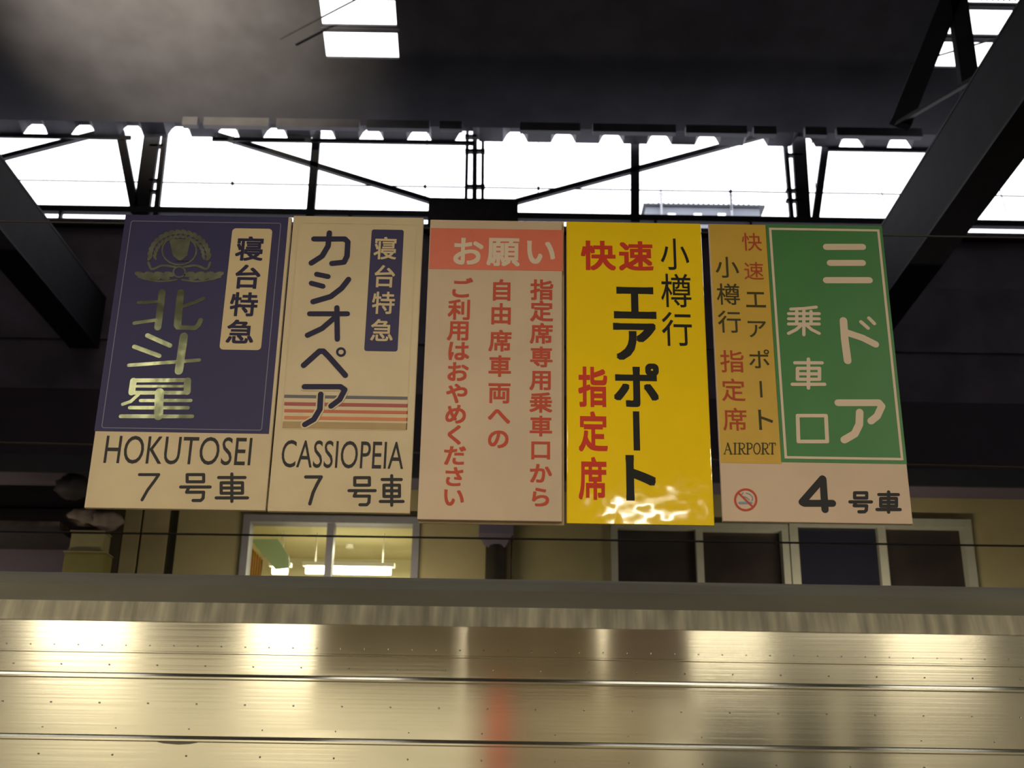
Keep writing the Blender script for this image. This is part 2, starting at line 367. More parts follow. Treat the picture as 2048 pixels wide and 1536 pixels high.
for (x0, y0, x1, y1) in ((468, 262, 464, 372), (855, 262, 850, 402), (1077, 268, 1076, 408), (1457, 280, 1463, 420), (1623, 270, 1632, 380), (1763, 384, 1776, 425), (1992, 352, 2012, 424)):
    MB().tube([at(x0, y0, C+.12), at(x1, y1, C+.12)], .008, 6).build('glazing_rod', 'steel', tr)
ha, hb = at(-600, 352.5, C+.12), at(2700, 396, C+.12)
hz = at(1024, 376, C+.12).z
MB().tube([(-12.9, C+.12, hz), (12.9, C+.12, hz)], .011, 6).build('tie_rod', 'steel', tr)
for x in (465, 850, 1077, 1461):
    p = at(x, 362+.0125*x, C+.12); MB().box(p.x-.02, p.x+.02, C+.1, C+.14, hz-.02, hz+.02).build('rod_clamp', 'steel', tr)

# ---- two box girders running from over the platform to the far wall
HG = 6.5
def girder(a, w_, h_, side, lab):
    y0, y1 = -6.5, C; z0 = EYE+HG
    g = thing('roof_girder', lab, 'girder', (a+w_/2, C, z0), 'roof girders')
    MB().box(a+.006, a+w_-.006, y0, y1, z0+.03, z0+h_-.03).build('web', 'steel', g)
    MB().box(a, a+w_, y0, y1, z0, z0+.03).build('flange', 'steel2', g)
    MB().box(a, a+w_, y0, y1, z0+h_-.03, z0+h_).build('flange', 'steel2', g)
    return g
gr = girder(4.72, .42, .96, -1, 'large dark box girder sloping across the right of the white opening')
gl = girder(-6.37, .42, .8, 1, 'large dark box girder at the left edge of the white opening')
fx = thing('roof_glow_lamp', 'unseen lamp added on the left girder to imitate the hazy glow on the roof', 'roof_glow_lamp', (-6.16, 7.9, EYE+HG+.8))
MB().box(-6.3, -6.0, 7.75, 7.9, EYE+HG+.82, EYE+HG+1.14).build('casing', 'steel2', fx, bevel=.02)
MB().box(-6.26, -6.04, 7.6, 7.9, EYE+HG+.8, EYE+HG+.82).build('bracket', 'steel', fx)
# struts between the right girder and the roof
st = thing('roof_strut', 'dark V-shaped struts rising from the girder past the right roof light', 'strut', at(1940, 170, 12.3))
for (x0, y0, x1, y1, w_) in ((1906, -60, 1941, 190, .22), (1908, -20, 1800, 250, .24)):
    a = at(x0, y0, 12.3); b = at(x1, y1, 12.3)
    MB().bar(a, b, w_, .12).build('strut_bar', 'steel', st)
    if x1 < 1900: MB().bar(b+Vector((.02, 0, .05)), (4.85, 10.4, EYE+HG+.97), .16, .11).build('strut_bar', 'steel', st)

# ---- far building with a rooftop fence behind the opening
FB = 55.0
fb = thing('distant_building', 'pale grey distant rooftop plant room seen through the opening behind the middle right post', 'building', (at(1405, 430, FB).x, FB+2, 0))
xa, xb = at(1292, 430, FB).x, at(1520, 430, FB).x; zt = at(1405, 416, FB).z
MB().box(xa, xb, FB, FB+6, 0, zt).build('wall', 'farwall', fb)
MB().box(xa-.15, xb+.25, FB-.2, FB+6.2, zt, zt+.12).build('parapet', 'steel2', fb)
for x in (1343, 1395, 1443):
    a = at(x, 434, FB); MB().box(a.x-.2, a.x+.2, FB-.12, FB+.01, a.z-.3, a.z+.15).build('wall_vent', 'farlight', fb)
for x in (1322, 1462):
    a = at(x, 434, FB); MB().box(a.x-.05, a.x+.05, FB-.3, FB-.21, zt-2, zt+.9).build('fence_post', 'fence', fb)
fm = MB(); z1 = at(1405, 390, FB).z; step = .26
x = xa - (z1-zt)
while x < xb:
    for s_ in (1, -1):
        p = [(x + (0 if s_ > 0 else (z1-zt)), FB-.1, zt+.1), (x + ((z1-zt) if s_ > 0 else 0), FB-.1, z1)]
        if all(xa-.1 <= q[0] <= xb+.3 for q in p): fm.tube(p, .022, 4)
    x += step
fm.build('chain_link_mesh', 'fence', fb, kind='stuff')
MB().tube([(xa-.1, FB-.1, z1), (xb+.3, FB-.1, z1)], .03, 6).build('fence_rail', 'fence', fb)

# ================================================================== STATION BUILDING BEYOND THE TRAIN
W = 12.5
def bx(px0, py0, px1, py1, Y=W):
    a = at(px0, (py0+py1)/2, Y).x; b = at(px1, (py0+py1)/2, Y).x
    xm = (px0+px1)/2
    return a, b, at(xm, py1, Y).z, at(xm, py0, Y).z
ztop = at(1980, 998, W).z
wn_ = thing('wall_near_building', None, None, (0, W, 0)); wn_.name = 'wall_platform'; wn_['kind'] = 'structure'
w1 = bx(483, 1034, 838, 1175); w2 = bx(1222, 1048, 1578, 1190); w3 = bx(1590, 1048, 1936, 1190)
zb = 2.6; xl = at(215, 1100, W).x
def wallseg(x0, x1, z0, z1, m='olive'): MB().box(x0, x1, W, W+.2, z0, z1).build('wall_panel', m, wn_)
wallseg(at(350, 1100, W).x, w1[0], 0, ztop); wallseg(w1[0], w1[1], w1[3], ztop); wallseg(w1[0], w1[1], 0, zb)
wallseg(w1[1], at(1022, 1100, W).x, 0, ztop); wallseg(at(1024, 1100, W).x, w2[0], 0, ztop)
wallseg(w2[0], w3[1], w2[3], ztop); wallseg(w2[0], w3[1], 0, zb); wallseg(w2[1], w3[0], zb, w2[3]); wallseg(w3[1], at(2150, 1100, W).x, 0, ztop); wallseg(at(2152, 1100, W).x, 12.9, 0, ztop)
# beige boards and dark strips at the left end
for (a, b, m_, dy) in ((240, 272, 'olive2', 0), (277, 328, 'olive2', .02), (330, 350, 'brown', .06), (213, 238, 'brown', 0)):
    q = bx(a, 1100, b, 1120); MB().box(q[0], q[1], W+dy, W+.2, 0, ztop).build('wall_panel', m_, wn_)
MB().box(-13, xl-.02, W+1.0, W+1.2, 0, ztop-.02).build('wall_recess', 'black', kind='structure')
# flat roof slab over it
MB().box(-13, 12.9, W-.5, W+3.3, ztop, ztop+.10).build('trim_2', 'black', kind='structure')
MB().box(-13, 12.9, W-.54, W-.5, ztop-.02, ztop+.16).build('trim_3', 'steel2', kind='structure')
# ceiling, back and light inside the lit office
office = thing('wall_office', None, None, (w1[0], W+2, 2.6)); office['kind'] = 'structure'
ox0, ox1 = w1[0]-.6, w1[1]+.5
MB().box(ox0, ox1, W+.21, W+2.6, ztop-.2, ztop-.14).build('ceiling_panel', 'office', office)
MB().box(ox0, ox1, W+2.6, W+2.66, 2.4, ztop-.15).build('wall_panel', 'office', office)
MB().box(ox0-.05, ox0, W+.21, W+2.6, 2.4, ztop-.15).build('wall_panel', 'office', office)
MB().box(ox1, ox1+.05, W+.21, W+2.6, 2.4, ztop-.15).build('wall_panel', 'office', office)
area('office_light', ((w1[0]+w1[1])/2+.2, W+1.5, ztop-.34), (1.7, .2), 85, (1, .93, .66))
Yo = W+1.2
def office_tube(px0, px1, py, lab):
    a = at(px0, py, Yo); b = at(px1, py, Yo)
    t = thing('tube_lamp', lab, 'lamp', ((a.x+b.x)/2, Yo, a.z), 'lit tubes inside the office')
    MB().tube([(a.x, Yo, a.z), (b.x, Yo, a.z)], .045, 10).build('tube', 'tube', t, smooth=True)
    MB().box(a.x-.04, b.x+.04, Yo-.05, Yo+.05, a.z+.045, a.z+.09).build('housing', 'white', t)
    for x in (a.x+.1, b.x-.1): MB().tube([(x, Yo, a.z+.09), (x, Yo, ztop-.2)], .008, 6).build('rod', 'white', t)
office_tube(612, 782, 1140, 'long glowing fluorescent tube in the lit office window')
office_tube(545, 575, 1141, 'short glowing fluorescent tube at the left of the office window')
gp = thing('green_valance', 'pale green slanting hanging panel inside the left of the lit office window', 'panel', at(540, 1110, W+.6))
a, b, c, d = at(500, 1078, W+.6), at(556, 1078, W+.6), at(578, 1135, W+.6), at(550, 1138, W+.6)
mbp = MB(); quad = [a, b, at(578, 1112, W+.6), c, d]
mbp.poly([tuple(q) for q in quad]+[(q.x, q.y+.03, q.z) for q in quad], [(0,1,2,3,4), (9,8,7,6,5)]+[(i, i+5, (i+1) % 5+5, (i+1) % 5) for i in range(5)])
mbp.build('panel_sheet', 'officegreen', gp)
oc = thing('orange_curtain', 'orange curtain at the far left inside the lit office window', 'curtain', at(508, 1165, W+.45))
mc = MB(); N = 14
for i in range(N):
    x0 = at(490, 1130, W+.45).x; x1 = at(524, 1130, W+.45).x
    xx0 = x0+(x1-x0)*i/N; xx1 = x0+(x1-x0)*(i+1)/N; yy = W+.45+.015*(i % 2); yy1 = W+.45+.015*((i+1) % 2)
    zt0 = at(1024, 1102+ (0 if i < 4 else (i-3)*2.5), W+.45).z
    mc.poly([(xx0, yy, 2.7), (xx1, yy1, 2.7), (xx1, yy1, zt0), (xx0, yy, zt0), (xx0, yy+.01, 2.7), (xx1, yy1+.01, 2.7), (xx1, yy1+.01, zt0), (xx0, yy+.01, zt0)],
            [(0,1,2,3), (7,6,5,4), (3,2,6,7)])
mc.build('curtain_cloth', 'orange', oc)
sp = at(700, 1087, W+1.8)
sm = thing('smoke_detector', 'tiny pale detector on the office ceiling in the right pane', 'detector', (sp.x, W+1.8, ztop-.23))
MB().tube([(sp.x, W+1.8, ztop-.2), (sp.x, W+1.8, ztop-.24)], .05, 10).build('casing', 'white', sm)

def window(no, q, frame, mul, pane, inner=(), fw=.05, top=True):
    x0, x1, z0, z1 = q; z0 = zb
    o = thing('window_%d' % no, None, None, ((x0+x1)/2, W, z0)); o['kind'] = 'structure'
    MB().box(x0, x0+fw, W-.05, W+.15, z0, z1).build('jamb', frame, o)
    MB().box(x1-fw, x1, W-.05, W+.15, z0, z1).build('jamb', frame, o)
    MB().box(x0, x1, W-.06, W+.15, z1-fw, z1).build('head', frame, o)
    MB().box(x0, x1, W-.06, W+.15, z0, z0+fw).build('sill', frame, o)
    m0, m1 = mul
    MB().box(m0, m1, W-.03, W+.12, z0+fw, z1-fw).build('mullion', frame, o)
    for (a, b, yy, pm) in ((x0+fw, m0, .05, pane[0]), (m1, x1-fw, .08, pane[1])):
        MB().box(a, b, W+yy, W+yy+.008, z0+fw, z1-fw).build('pane', pm, o)
    return o
window(3, w1, 'frame2', (at(652, 1100, W).x, at(666, 1100, W).x), ('clear', 'clear'), fw=.075)
window(4, w2, 'frame', (at(1392, 1100, W).x, at(1406, 1100, W).x), ('pane', 'pane'), fw=.07)
window(5, (w3[0]-.05, w3[1]+.06, w3[2], w3[3]+.05), 'frame', (at(1757, 1100, W).x, at(1773, 1100, W).x), ('pane2', 'pane'), fw=.09)

# dark rainwater hopper and pipe on the wall
hp = thing('rainwater_pipe', 'dark rainwater hopper and downpipe on the beige wall below the red and white sign', 'pipe', at(1000, 1160, W-.1))
q = bx(958, 1040, 1028, 1072, W-.2); xm = (q[0]+q[1])/2
MB().box(q[0], q[1], W-.28, W-.02, q[2], ztop).build('hopper', 'black', hp, bevel=.01)
MB().poly([(q[0]+.02, W-.25, q[2]), (q[1]-.02, W-.25, q[2]), (q[1]-.02, W-.03, q[2]), (q[0]+.02, W-.03, q[2]),
           (xm-.09, W-.2, q[2]-.12), (xm+.09, W-.2, q[2]-.12), (xm+.09, W-.05, q[2]-.12), (xm-.09, W-.05, q[2]-.12)],
          [(0,1,5,4), (1,2,6,5), (2,3,7,6), (3,0,4,7)]).build('hopper_cone', 'black', hp)
MB().tube([(xm, W-.12, q[2]-.1), (xm, W-.12, 0)], .11, 14).build('pipe', 'brown', hp, smooth=True)

# stacked boxes and tarp at the left end of the building
lb = thing('equipment_box', 'lower yellowish equipment box at the far left above the train roof', 'box', at(170, 1150, W-.2), 'boxes at the far left')
q = bx(126, 1105, 207, 1150, W-.25); MB().box(q[0], q[1], W-.25, W+.3, 0, q[3]).build('casing', 'boxyel', lb, bevel=.01)
MB().box(q[0]-.01, q[1]+.01, W-.27, W+.31, q[3], q[3]+.012).build('lid', 'olive2', lb)
lz = q[3]+.012
lb = thing('equipment_box', 'upper olive equipment box standing on the yellowish one at far left', 'box', (at(175, 1100, W).x, W, lz), 'boxes at the far left')
q = bx(140, 1064, 206, 1105, W-.22); MB().box(q[0], q[1], W-.22, W+.3, lz, q[3]).build('casing', 'olive', lb, bevel=.01)
MB().box(q[0]-.01, q[1]+.01, W-.24, W+.31, q[3], q[3]+.012).build('lid', 'olive2', lb)
def lump(name, cpx, cpy, rx, rz, Y, m, parent, seed):
    random.seed(seed); c = at(cpx, cpy, Y); s = (at(1025, 1040, Y)-at(1024, 1040, Y)).length
    mb = MB(); nu, nv = 14, 8; vs = []; fs = []
    for j in range(nv+1):
        for i in range(nu):
            th = pi*j/nv; ph = 2*pi*i/nu; k = 1+random.uniform(-.13, .13)
            vs.append((c.x+rx*s*k*sin(th)*cos(ph), Y+.15*k*sin(th)*sin(ph), c.z+rz*s*k*cos(th)))
    for j in range(nv):
        for i in range(nu): fs.append((j*nu+i, (j+1)*nu+i, (j+1)*nu+(i+1) % nu, j*nu+(i+1) % nu))
    return mb.poly(vs, fs).build(name, m, parent, smooth=True)
tp = thing('crumpled_tarp', 'pale crumpled tarp lying on the dark ledge left of the first sign', 'tarp', at(190, 1060, W-.1))
lump('tarp_fold', 212, 1042, 34, 20, W-.1, 'debris', tp, 3); lump('tarp_fold', 170, 1035, 40, 17, W-.12, 'debris', tp, 5)
lump('tarp_fold', 148, 975, 38, 24, W-.35, 'rust', tp, 6)
aw = thing('awning_ledge', 'dusty brown ledge strip at the far left edge above a dark opening', 'ledge', at(70, 1055, W-.2))
q = bx(-260, 1040, 118, 1052, W-.2); MB().box(q[0], q[1], W-.2, W+.55, q[2], q[3]).build('ledge_board', 'debris', aw)
MB().box(q[0], q[1]+.05, W-.3, W+.6, q[2]-.06, q[2]-.01).build('ledge_board', 'rust', aw)
for x in (q[0]+.1, q[1]-.1): MB().box(x-.03, x+.03, W+.5, W+.56, 0, q[2]-.06).build('post', 'black', aw)

# ================================================================== TRAIN
TY = 5.1
def tz(py): return at(0, py, TY).z
train = thing('railway_carriage', 'stainless steel railway carriage with horizontal ribs standing across the track', 'train', (0, 6.5, -1.1))
zs = [tz(1238), tz(1300), tz(1350), tz(1475), 1.80]
names = []
def side(z0, z1, y=TY): MB().box(-12.2, 12.2, y, y+.03, z0, z1).build('side_panel', 'stainless', train)
side(zs[1]+.003, zs[0], TY); side(zs[2], zs[1]-.003, TY+.004); side(zs[3], zs[2], TY+.004); side(zs[4], zs[3], TY+.004)
def rib(z, w_=.016, d=.012):
    MB().prism([(TY+.006, z+w_), (TY-d*.4, z+w_*.6), (TY-d, z), (TY-d, z-w_*.45), (TY+.006, z-w_*.7)], 'x', -12.2, 12.2).build('rib', 'stainless', train)
rib(zs[2]+.004); rib(zs[3]+.004)
MB().prism([(TY+.006, zs[1]+.008), (TY-.006, zs[1]+.004), (TY-.006, zs[1]-.002), (TY+.006, zs[1]-.004)], 'x', -12.2, 12.2).build('rib', 'stainless', train)
# gutter and curved roof
zt_ = zs[0]
gt = MB().prism([(TY+.02, zt_), (TY-.012, zt_), (TY-.012, zt_+.012), (TY+.01, zt_+.085), (TY+.05, zt_+.085)], 'x', -12.2, 12.2).build('gutter', 'gutter', train)
prof = []
zr0 = zt_+.075; crown = 0.275
for k in range(15):
    t = k/14; ang = t*pi
    yy = 6.5 - 1.38*cos(ang)*1.0; zz = zr0 + crown*(sin(ang)**.75)
    prof.append((yy, zz))
prof2 = prof + [(7.88, zr0-.06), (5.12, zr0-.06)]
MB().prism(prof2, 'x', -12.2, 12.2).build('roof', 'trainroof', train, smooth=False)
MB().box(-12.2, 12.2, 7.85, 7.88, -.1, zr0-.05).build('side_panel', 'stainless', train)
MB().box(-12.2, -12.17, TY+.03, 7.85, -.1, zr0-.06).build('end_panel', 'stainless', train)
MB().box(12.17, 12.2, TY+.03, 7.85, -.1, zr0-.06).build('end_panel', 'stainless', train)
MB().box(-12.2, 12.2, TY, TY+.03, -.1, .85).build('side_panel', 'stainless', train)
xw = -12.2
for k in range(10):
    a = -12.2+k*2.44
    MB().box(a, a+.5, TY, TY+.03, .85, 1.80).build('side_panel', 'stainless', train)
    MB().box(a+.5, a+2.44, TY+.015, TY+.022, .85, 1.80).build('window_pane', 'trainglass', train)
MB().box(-12.1, 12.1, TY+.2, 7.7, -.5, -.1).build('underframe', 'black', train)
for xb_ in (-8.5, -6.4, 6.4, 8.5):
    for yy in (5.95, 7.05):
        MB().tube([(xb_, yy-.06, -.62), (xb_, yy+.06, -.62)], .43, 20).build('wheel', 'rust', train)
dm = MB()
def dimple(x, z, r=.0045):
    n_ = 8; vs = [(x+r*cos(2*pi*i/n_), TY+.0005, z+r*sin(2*pi*i/n_)) for i in range(n_)]+[(x, TY-.0025, z)]
    dm.poly(vs, [(i, (i+1) % n_, n_) for i in range(n_)])
for i in range(110):
    x = -5.5+i*.1
    dimple(x, zs[1]+.028)
    if i % 2 == 0: dimple(x+.02, (zs[2]+zs[3])/2+.02, .004); dimple(x+.04, zs[2]+.05, .0035)
    if i % 3 == 0: dimple(x, zs[3]-.06, .004); dimple(x, zs[3]+.045, .003)
dm.build('weld_dimples', 'stainless', train, kind='stuff')
st_ = at(355, 1489, TY); 
mb = MB(); pts = [(-.10, .012), (-.06, .004), (0, 0), (.05, .003), (.09, .012)]
vs = [(st_.x+p[0], TY-.0008, st_.z+p[1]) for p in pts]
mb.poly(vs+[(v[0], TY+.003, v[2]) for v in vs], [(0,1,2,3,4), (9,8,7,6,5)]+[(i, i+5, (i+1) % 5+5, (i+1) % 5) for i in range(5)])
mb.build('sealant_drip', 'trainroof', train, 'dark drip mark below the lower rib')

# ---- overhead wires of the track beyond
OW = 9.8
def wire(name, lab, ya, yb, m, r=.009):
    a = at(-900, ya-(yb-ya)*900/2048, OW); b = at(2950, yb+(yb-ya)*900/2048, OW)
    a = Vector((-12.95, OW, a.z)); b = Vector((12.95, OW, b.z))
    t = thing(name, lab, 'wire', (0, OW, (a.z+b.z)/2), 'overhead wires')
    MB().tube([a.lerp(b, k/12) for k in range(13)], r, 6).build('cable', m, t)
    for e in (a, b): MB().box(e.x-.08, e.x+.08, OW-.03, OW+.03, e.z-.04, e.z+.04).build('insulator', 'brown', t)
    return t
wire('overhead_wire', 'thin dark overhead wire passing in front of the windows below the signs', 1064, 1091, 'wire')
wire('overhead_wire', 'thin brownish overhead wire in the dark band behind the lower signs', 880, 940, 'wirelight', .007)

# ================================================================== BEHIND THE CAMERA (seen as reflections in the carriage side)
MB().box(-12.9, 12.9, -6.5, 2.2, 4.25, 4.35).build('ceiling', 'steel2', kind='structure')
for i, (x, y, a) in enumerate(TUBES):
    names_ = ['leftmost', 'second from left', 'third from left', 'third from right', 'second from right', 'rightmost'] 
    if i < 6 and i != 3: lab = 'platform fluorescent lamp, %s of the row nearest the signs' % names_[i]
    elif i == 3: lab = 'short platform fluorescent lamp hanging low behind the photographer'
    elif i == 6: lab = 'platform fluorescent lamp set crosswise near the blue sign'
    else: lab = 'unseen lamp added to brighten the back wall, %s of its row' % ['leftmost', 'second from left', 'middle one', 'second from right', 'rightmost'][i-7]
    t = thing('fluorescent_lamp', lab, 'lamp', (x, y, lamp_z(x, y)), 'platform lamps')
    ca, sa = cos(a), sin(a)
    d = Vector((ca, sa, 0)); pv = Vector((-sa, ca, 0)); c = Vector((x, y, lamp_z(x, y)))
    def ob(l, w_, z0, z1):
        p = []
        for zz in (z0, z1):
            for (u, v) in ((-l, -w_), (l, -w_), (l, w_), (-l, w_)): p.append(c+d*u+pv*v+Vector((0, 0, zz)))
        return MB().hexa(p)
    hl = .26 if x == 0.86 else .6
    ob(hl+.04, .05, .0, .06).build('housing', 'white', t)
    MB().tube([c-d*hl+Vector((0, 0, -.03)), c+d*hl+Vector((0, 0, -.03))], .018, 10).build('tube', 'tube2', t, smooth=True)
    for s_ in (-hl+.1, hl-.1):
        e = c+d*s_; MB().tube([e+Vector((0, 0, .06)), (e.x, e.y, 4.249)], .008, 6).build('rod', 'white', t)
def pillar(name, lab, cat, x0, x1, y0, y1, z1, m, cap='steel2'):
    t = thing(name, lab, cat, ((x0+x1)/2, (y0+y1)/2, 0))
    MB().box(x0, x1, y0, y1, .12, z1-.06).build('shaft', m, t, bevel=.02)
    MB().box(x0-.04, x1+.04, y0-.04, y1+.04, 0, .12).build('base', cap, t)
    MB().box(x0-.03, x1+.03, y0-.03, y1+.03, z1-.06, z1).build('cap', cap, t)
pillar('reflection_pillar', 'unseen broad grey brown pillar added to darken the reflection in the middle of the carriage', 'pillar', -.30, 1.40, -1.95, -1.55, 4.25, 'pillar')  # added so that its reflection darkens the middle of the carriage
pillar('red_streak_post', 'unseen slim red post added for the red streak reflected in the carriage side', 'post', -.14, .00, -.75, -.62, 3.4, 'redpaint', 'redpaint')  # added to give the carriage side its reddish reflected streak
for (x0, x1, lab) in ((1.72, 2.35, 'broadest unseen dark board added for a dark reflection in the carriage'), (2.45, 2.87, 'middle unseen dark board added for a dark reflection in the carriage'), (3.05, 3.35, 'rightmost unseen dark board added for a dark reflection in the carriage')):  # unseen boards added for the dark blobs reflected low in the carriage
    t = thing('reflection_board', lab, 'board', ((x0+x1)/2, -.8, 0), 'boards added for reflections')
    MB().box(x0, x1, -.84, -.78, .8, 2.88).build('board', 'darkboard', t)
    for x in (x0+.06, x1-.06): MB().box(x-.03, x+.03, -.78-.12, -.84, 0, 2.8).build('leg', 'steel2', t)

# ================================================================== SIGNS
SY = 3.1
PX = (at(1025, 750, SY)-at(1024, 750, SY)).x
rail_z = [at(1024, 461, SY+.02).z]
rl = thing('sign_rail', 'thin dark steel rail that the five signs hang from', 'rail', (0, SY+.03, 3.26))
RZ = at(1024, 459, SY+.03).z
MB().tube([(-3.3, SY+.03, RZ), (3.3, SY+.03, RZ)], .0028, 8).build('rail_rod', 'wire', rl)
for x in (-3.3, 3.3):
    MB().box(x-.04, x+.04, SY-.01, SY+.07, 0, 4.25).build('post', 'steel', rl)
MB().box(-3.34, 3.34, SY-.01, SY+.07, 4.25, 4.33).build('header_beam', 'steel', rl)

class Crop:
    """maps a magnified view of the sign face to points on the sign plane"""
    def __init__(s, ox, oy, k): s.ox, s.oy, s.k = ox, oy, k
    def p(s, x, y): return at(s.ox+x/s.k, s.oy+y/s.k, SY)
    def m(s, d): return d/s.k*PX*1.0
C1 = Crop(150, 400, 2.327); C2 = Crop(820, 400, 2.327); C3 = Crop(1400, 420, 2.4); C8 = Crop(230, 440, 3.4926); PXC = Crop(0, 0, 1)
LAYER = 0.0007
def flat(mb, pts, layer, k=0):      # thin plate with outline pts (world x,z)
    y = SY - LAYER*layer - k*0.00001; n_ = len(pts)
    vs = [(p[0], y, p[1]) for p in pts]+[(p[0], SY-LAYER*(layer-1)+.0001, p[1]) for p in pts]
    mb.poly(vs, [tuple(range(n_))]+[tuple(range(2*n_-1, n_-1, -1))]+[(i, i+n_, (i+1) % n_+n_, (i+1) % n_) for i in range(n_)])
def quadp(cr, pts, layer, mb=None, r=0.0):
    mb = mb or MB(); P = [cr.p(*p) for p in pts]; P = [(p.x, p.z) for p in P]
    # snap to a true rectangle
    x0 = (P[0][0]+P[3][0])/2; x1 = (P[1][0]+P[2][0])/2; z1 = (P[0][1]+P[1][1])/2; z0 = (P[2][1]+P[3][1])/2
    if r:
        r = r*PX; out = []
        for (cx, cz, a0) in ((x1-r, z1-r, 0), (x0+r, z1-r, 90), (x0+r, z0+r, 180), (x1-r, z0+r, 270)):
            for i in range(6): t = radians(a0+i*18); out.append((cx+r*cos(t), cz+r*sin(t)))
        flat(mb, out[::-1], layer)
    else: flat(mb, [(x0, z1), (x1, z1), (x1, z0), (x0, z0)], layer)
    return mb
def rrline(mb, cr, pts, layer, r, w_):   # closed thin rounded line
    P = [cr.p(*p) for p in pts]; x0 = (P[0].x+P[3].x)/2; x1 = (P[1].x+P[2].x)/2; z1 = (P[0].z+P[1].z)/2; z0 = (P[2].z+P[3].z)/2
    r *= PX; w_ *= PX; o = []; n_ = []
    for (cx, cz, a0) in ((x1-r, z1-r, 0), (x0+r, z1-r, 90), (x0+r, z0+r, 180), (x1-r, z0+r, 270)):
        for i in range(6):
            t = radians(a0+i*18); o.append((cx+r*cos(t), cz+r*sin(t))); q_ = max(r-w_, 0); n_.append((cx+q_*cos(t), cz+q_*sin(t)) if r > w_ else (cx+(r-w_)*cos(t) if 0 else max(min(cx, x1-w_), x0+w_), max(min(cz, z1-w_), z0+w_)))
    y = SY-LAYER*layer; N = len(o)
    vs = [(p[0], y, p[1]) for p in o]+[(p[0], y, p[1]) for p in n_]
    mb.poly(vs, [(i, (i+1) % N, (i+1) % N+N, i+N) for i in range(N)]); return mb
def smooth_path(pts, n_=6):
    if len(pts) < 3: return pts
    out = []
    for i in range(len(pts)-1):
        p0 = pts[max(i-1, 0)]; p1 = pts[i]; p2 = pts[i+1]; p3 = pts[min(i+2, len(pts)-1)]
        for k in range(n_):
            t = k/n_
            out.append(tuple(.5*((2*p1[j])+(-p0[j]+p2[j])*t+(2*p0[j]-5*p1[j]+4*p2[j]-p3[j])*t*t+(-p0[j]+3*p1[j]-3*p2[j]+p3[j])*t**3) for j in (0, 1)))
    out.append(pts[-1]); return out
SK = [0]
def stroke(mb, cr, pts, w_, layer, smooth=False, cap=True, closed=False):
    """rounded brush stroke through pts; w_ in crop pixels"""
    if smooth: pts = smooth_path(pts)
    if closed: pts = list(pts)+[pts[0]]
    P = [cr.p(*p) for p in pts]; P = [Vector((p.x, p.z)) for p in P]; r = cr.m(w_)/2
    for i in range(len(P)-1):
        d = P[i+1]-P[i]
        if d.length < 1e-6: continue
        d.normalize(); nn = Vector((-d.y, d.x))*r; SK[0] += 1; a, b = P[i], P[i+1]
        if not cap and i == 0: pass
        flat(mb, [(a+nn)[:], (b+nn)[:], (b-nn)[:], (a-nn)[:]], layer, SK[0] % 30)
    for i, p in enumerate(P):
        if not cap and i in (0, len(P)-1): continue
        SK[0] += 1
        flat(mb, [(p.x+r*cos(-2*pi*k/14), p.y+r*sin(-2*pi*k/14)) for k in range(14)], layer, SK[0] % 30)
    return mb
class Letters:
    """one small mesh per written character"""
    def __init__(s): s.list = []
    def new(s): s.list.append(MB()); return s
    def poly(s, vs, fs):
        if not s.list: s.new()
        s.list[-1].poly(vs, fs); return s
    def build(s, name, m, parent, label=None):
        for q in s.list: q.build('character', m, parent, label)
_gc = {}
def glyph_mesh(ch, bold):
    key = (ch, round(bold, 4))
    if key not in _gc:
        c = bpy.data.curves.new('t', 'FONT'); c.body = ch; c.size = 1.0; c.offset = bold; c.resolution_u = 4
        o = bpy.data.objects.new('t', c); COL.objects.link(o); bpy.context.view_layer.update()
        me = bpy.data.meshes.new_from_object(o.evaluated_get(bpy.context.evaluated_depsgraph_get()))
        vs = [(v.co.x, v.co.y) for v in me.vertices]; fs = [tuple(p.vertices) for p in me.polygons]
        bpy.data.objects.remove(o); bpy.data.curves.remove(c); bpy.data.meshes.remove(me)
        _gc[key] = (vs, fs)
    return _gc[key]
def put_glyph(mb, vs, fs, f2, layer, bold, sx, sz):
    pts = [f2(*v) for v in vs]
    k = 0
    for dx, dz in ([(0, 0)] if not bold else [(0, 0)]+[(bold*a, bold*b) for a in (-1, 0, 1) for b in (-1, 0, 1) if a or b]):
        y = SY-LAYER*layer-k*.00001; k += 1
        mb.poly([(p[0]+dx*sx, y, p[1]+dz*sz) for p in pts], fs)
def em(mb, cr, ch, cx, cy, ew, eh, layer, bold=0.0):
    mb.new(); vs, fs = glyph_mesh(ch, 0); c = cr.p(cx, cy); w_ = (cr.p(cx+ew/2, cy)-cr.p(cx-ew/2, cy)).x; h_ = (cr.p(cx, cy-eh/2)-cr.p(cx, cy+eh/2)).z
    put_glyph(mb, vs, fs, lambda x, y: (c.x+(x-.5)*w_, c.z+(y-.38)*h_), layer, bold, w_, h_)
def fit(mb, cr, ch, x0, y0, x1, y1, layer, bold=0.0):
    mb.new(); vs, fs = glyph_mesh(ch, 0); a0 = min(v[0] for v in vs); a1 = max(v[0] for v in vs); b0 = min(v[1] for v in vs); b1 = max(v[1] for v in vs)
    cx, cy = (x0+x1)/2, (y0+y1)/2; X0 = cr.p(x0, cy).x; X1 = cr.p(x1, cy).x; Z1 = cr.p(cx, y0).z; Z0 = cr.p(cx, y1).z
    sx = (X1-X0)/(a1-a0+2*bold); sz = (Z1-Z0)/(b1-b0+2*bold)
    put_glyph(mb, vs, fs, lambda x, y: (X0+(x-a0+bold)*sx, Z0+(y-b0+bold)*sz), layer, bold, sx, sz)
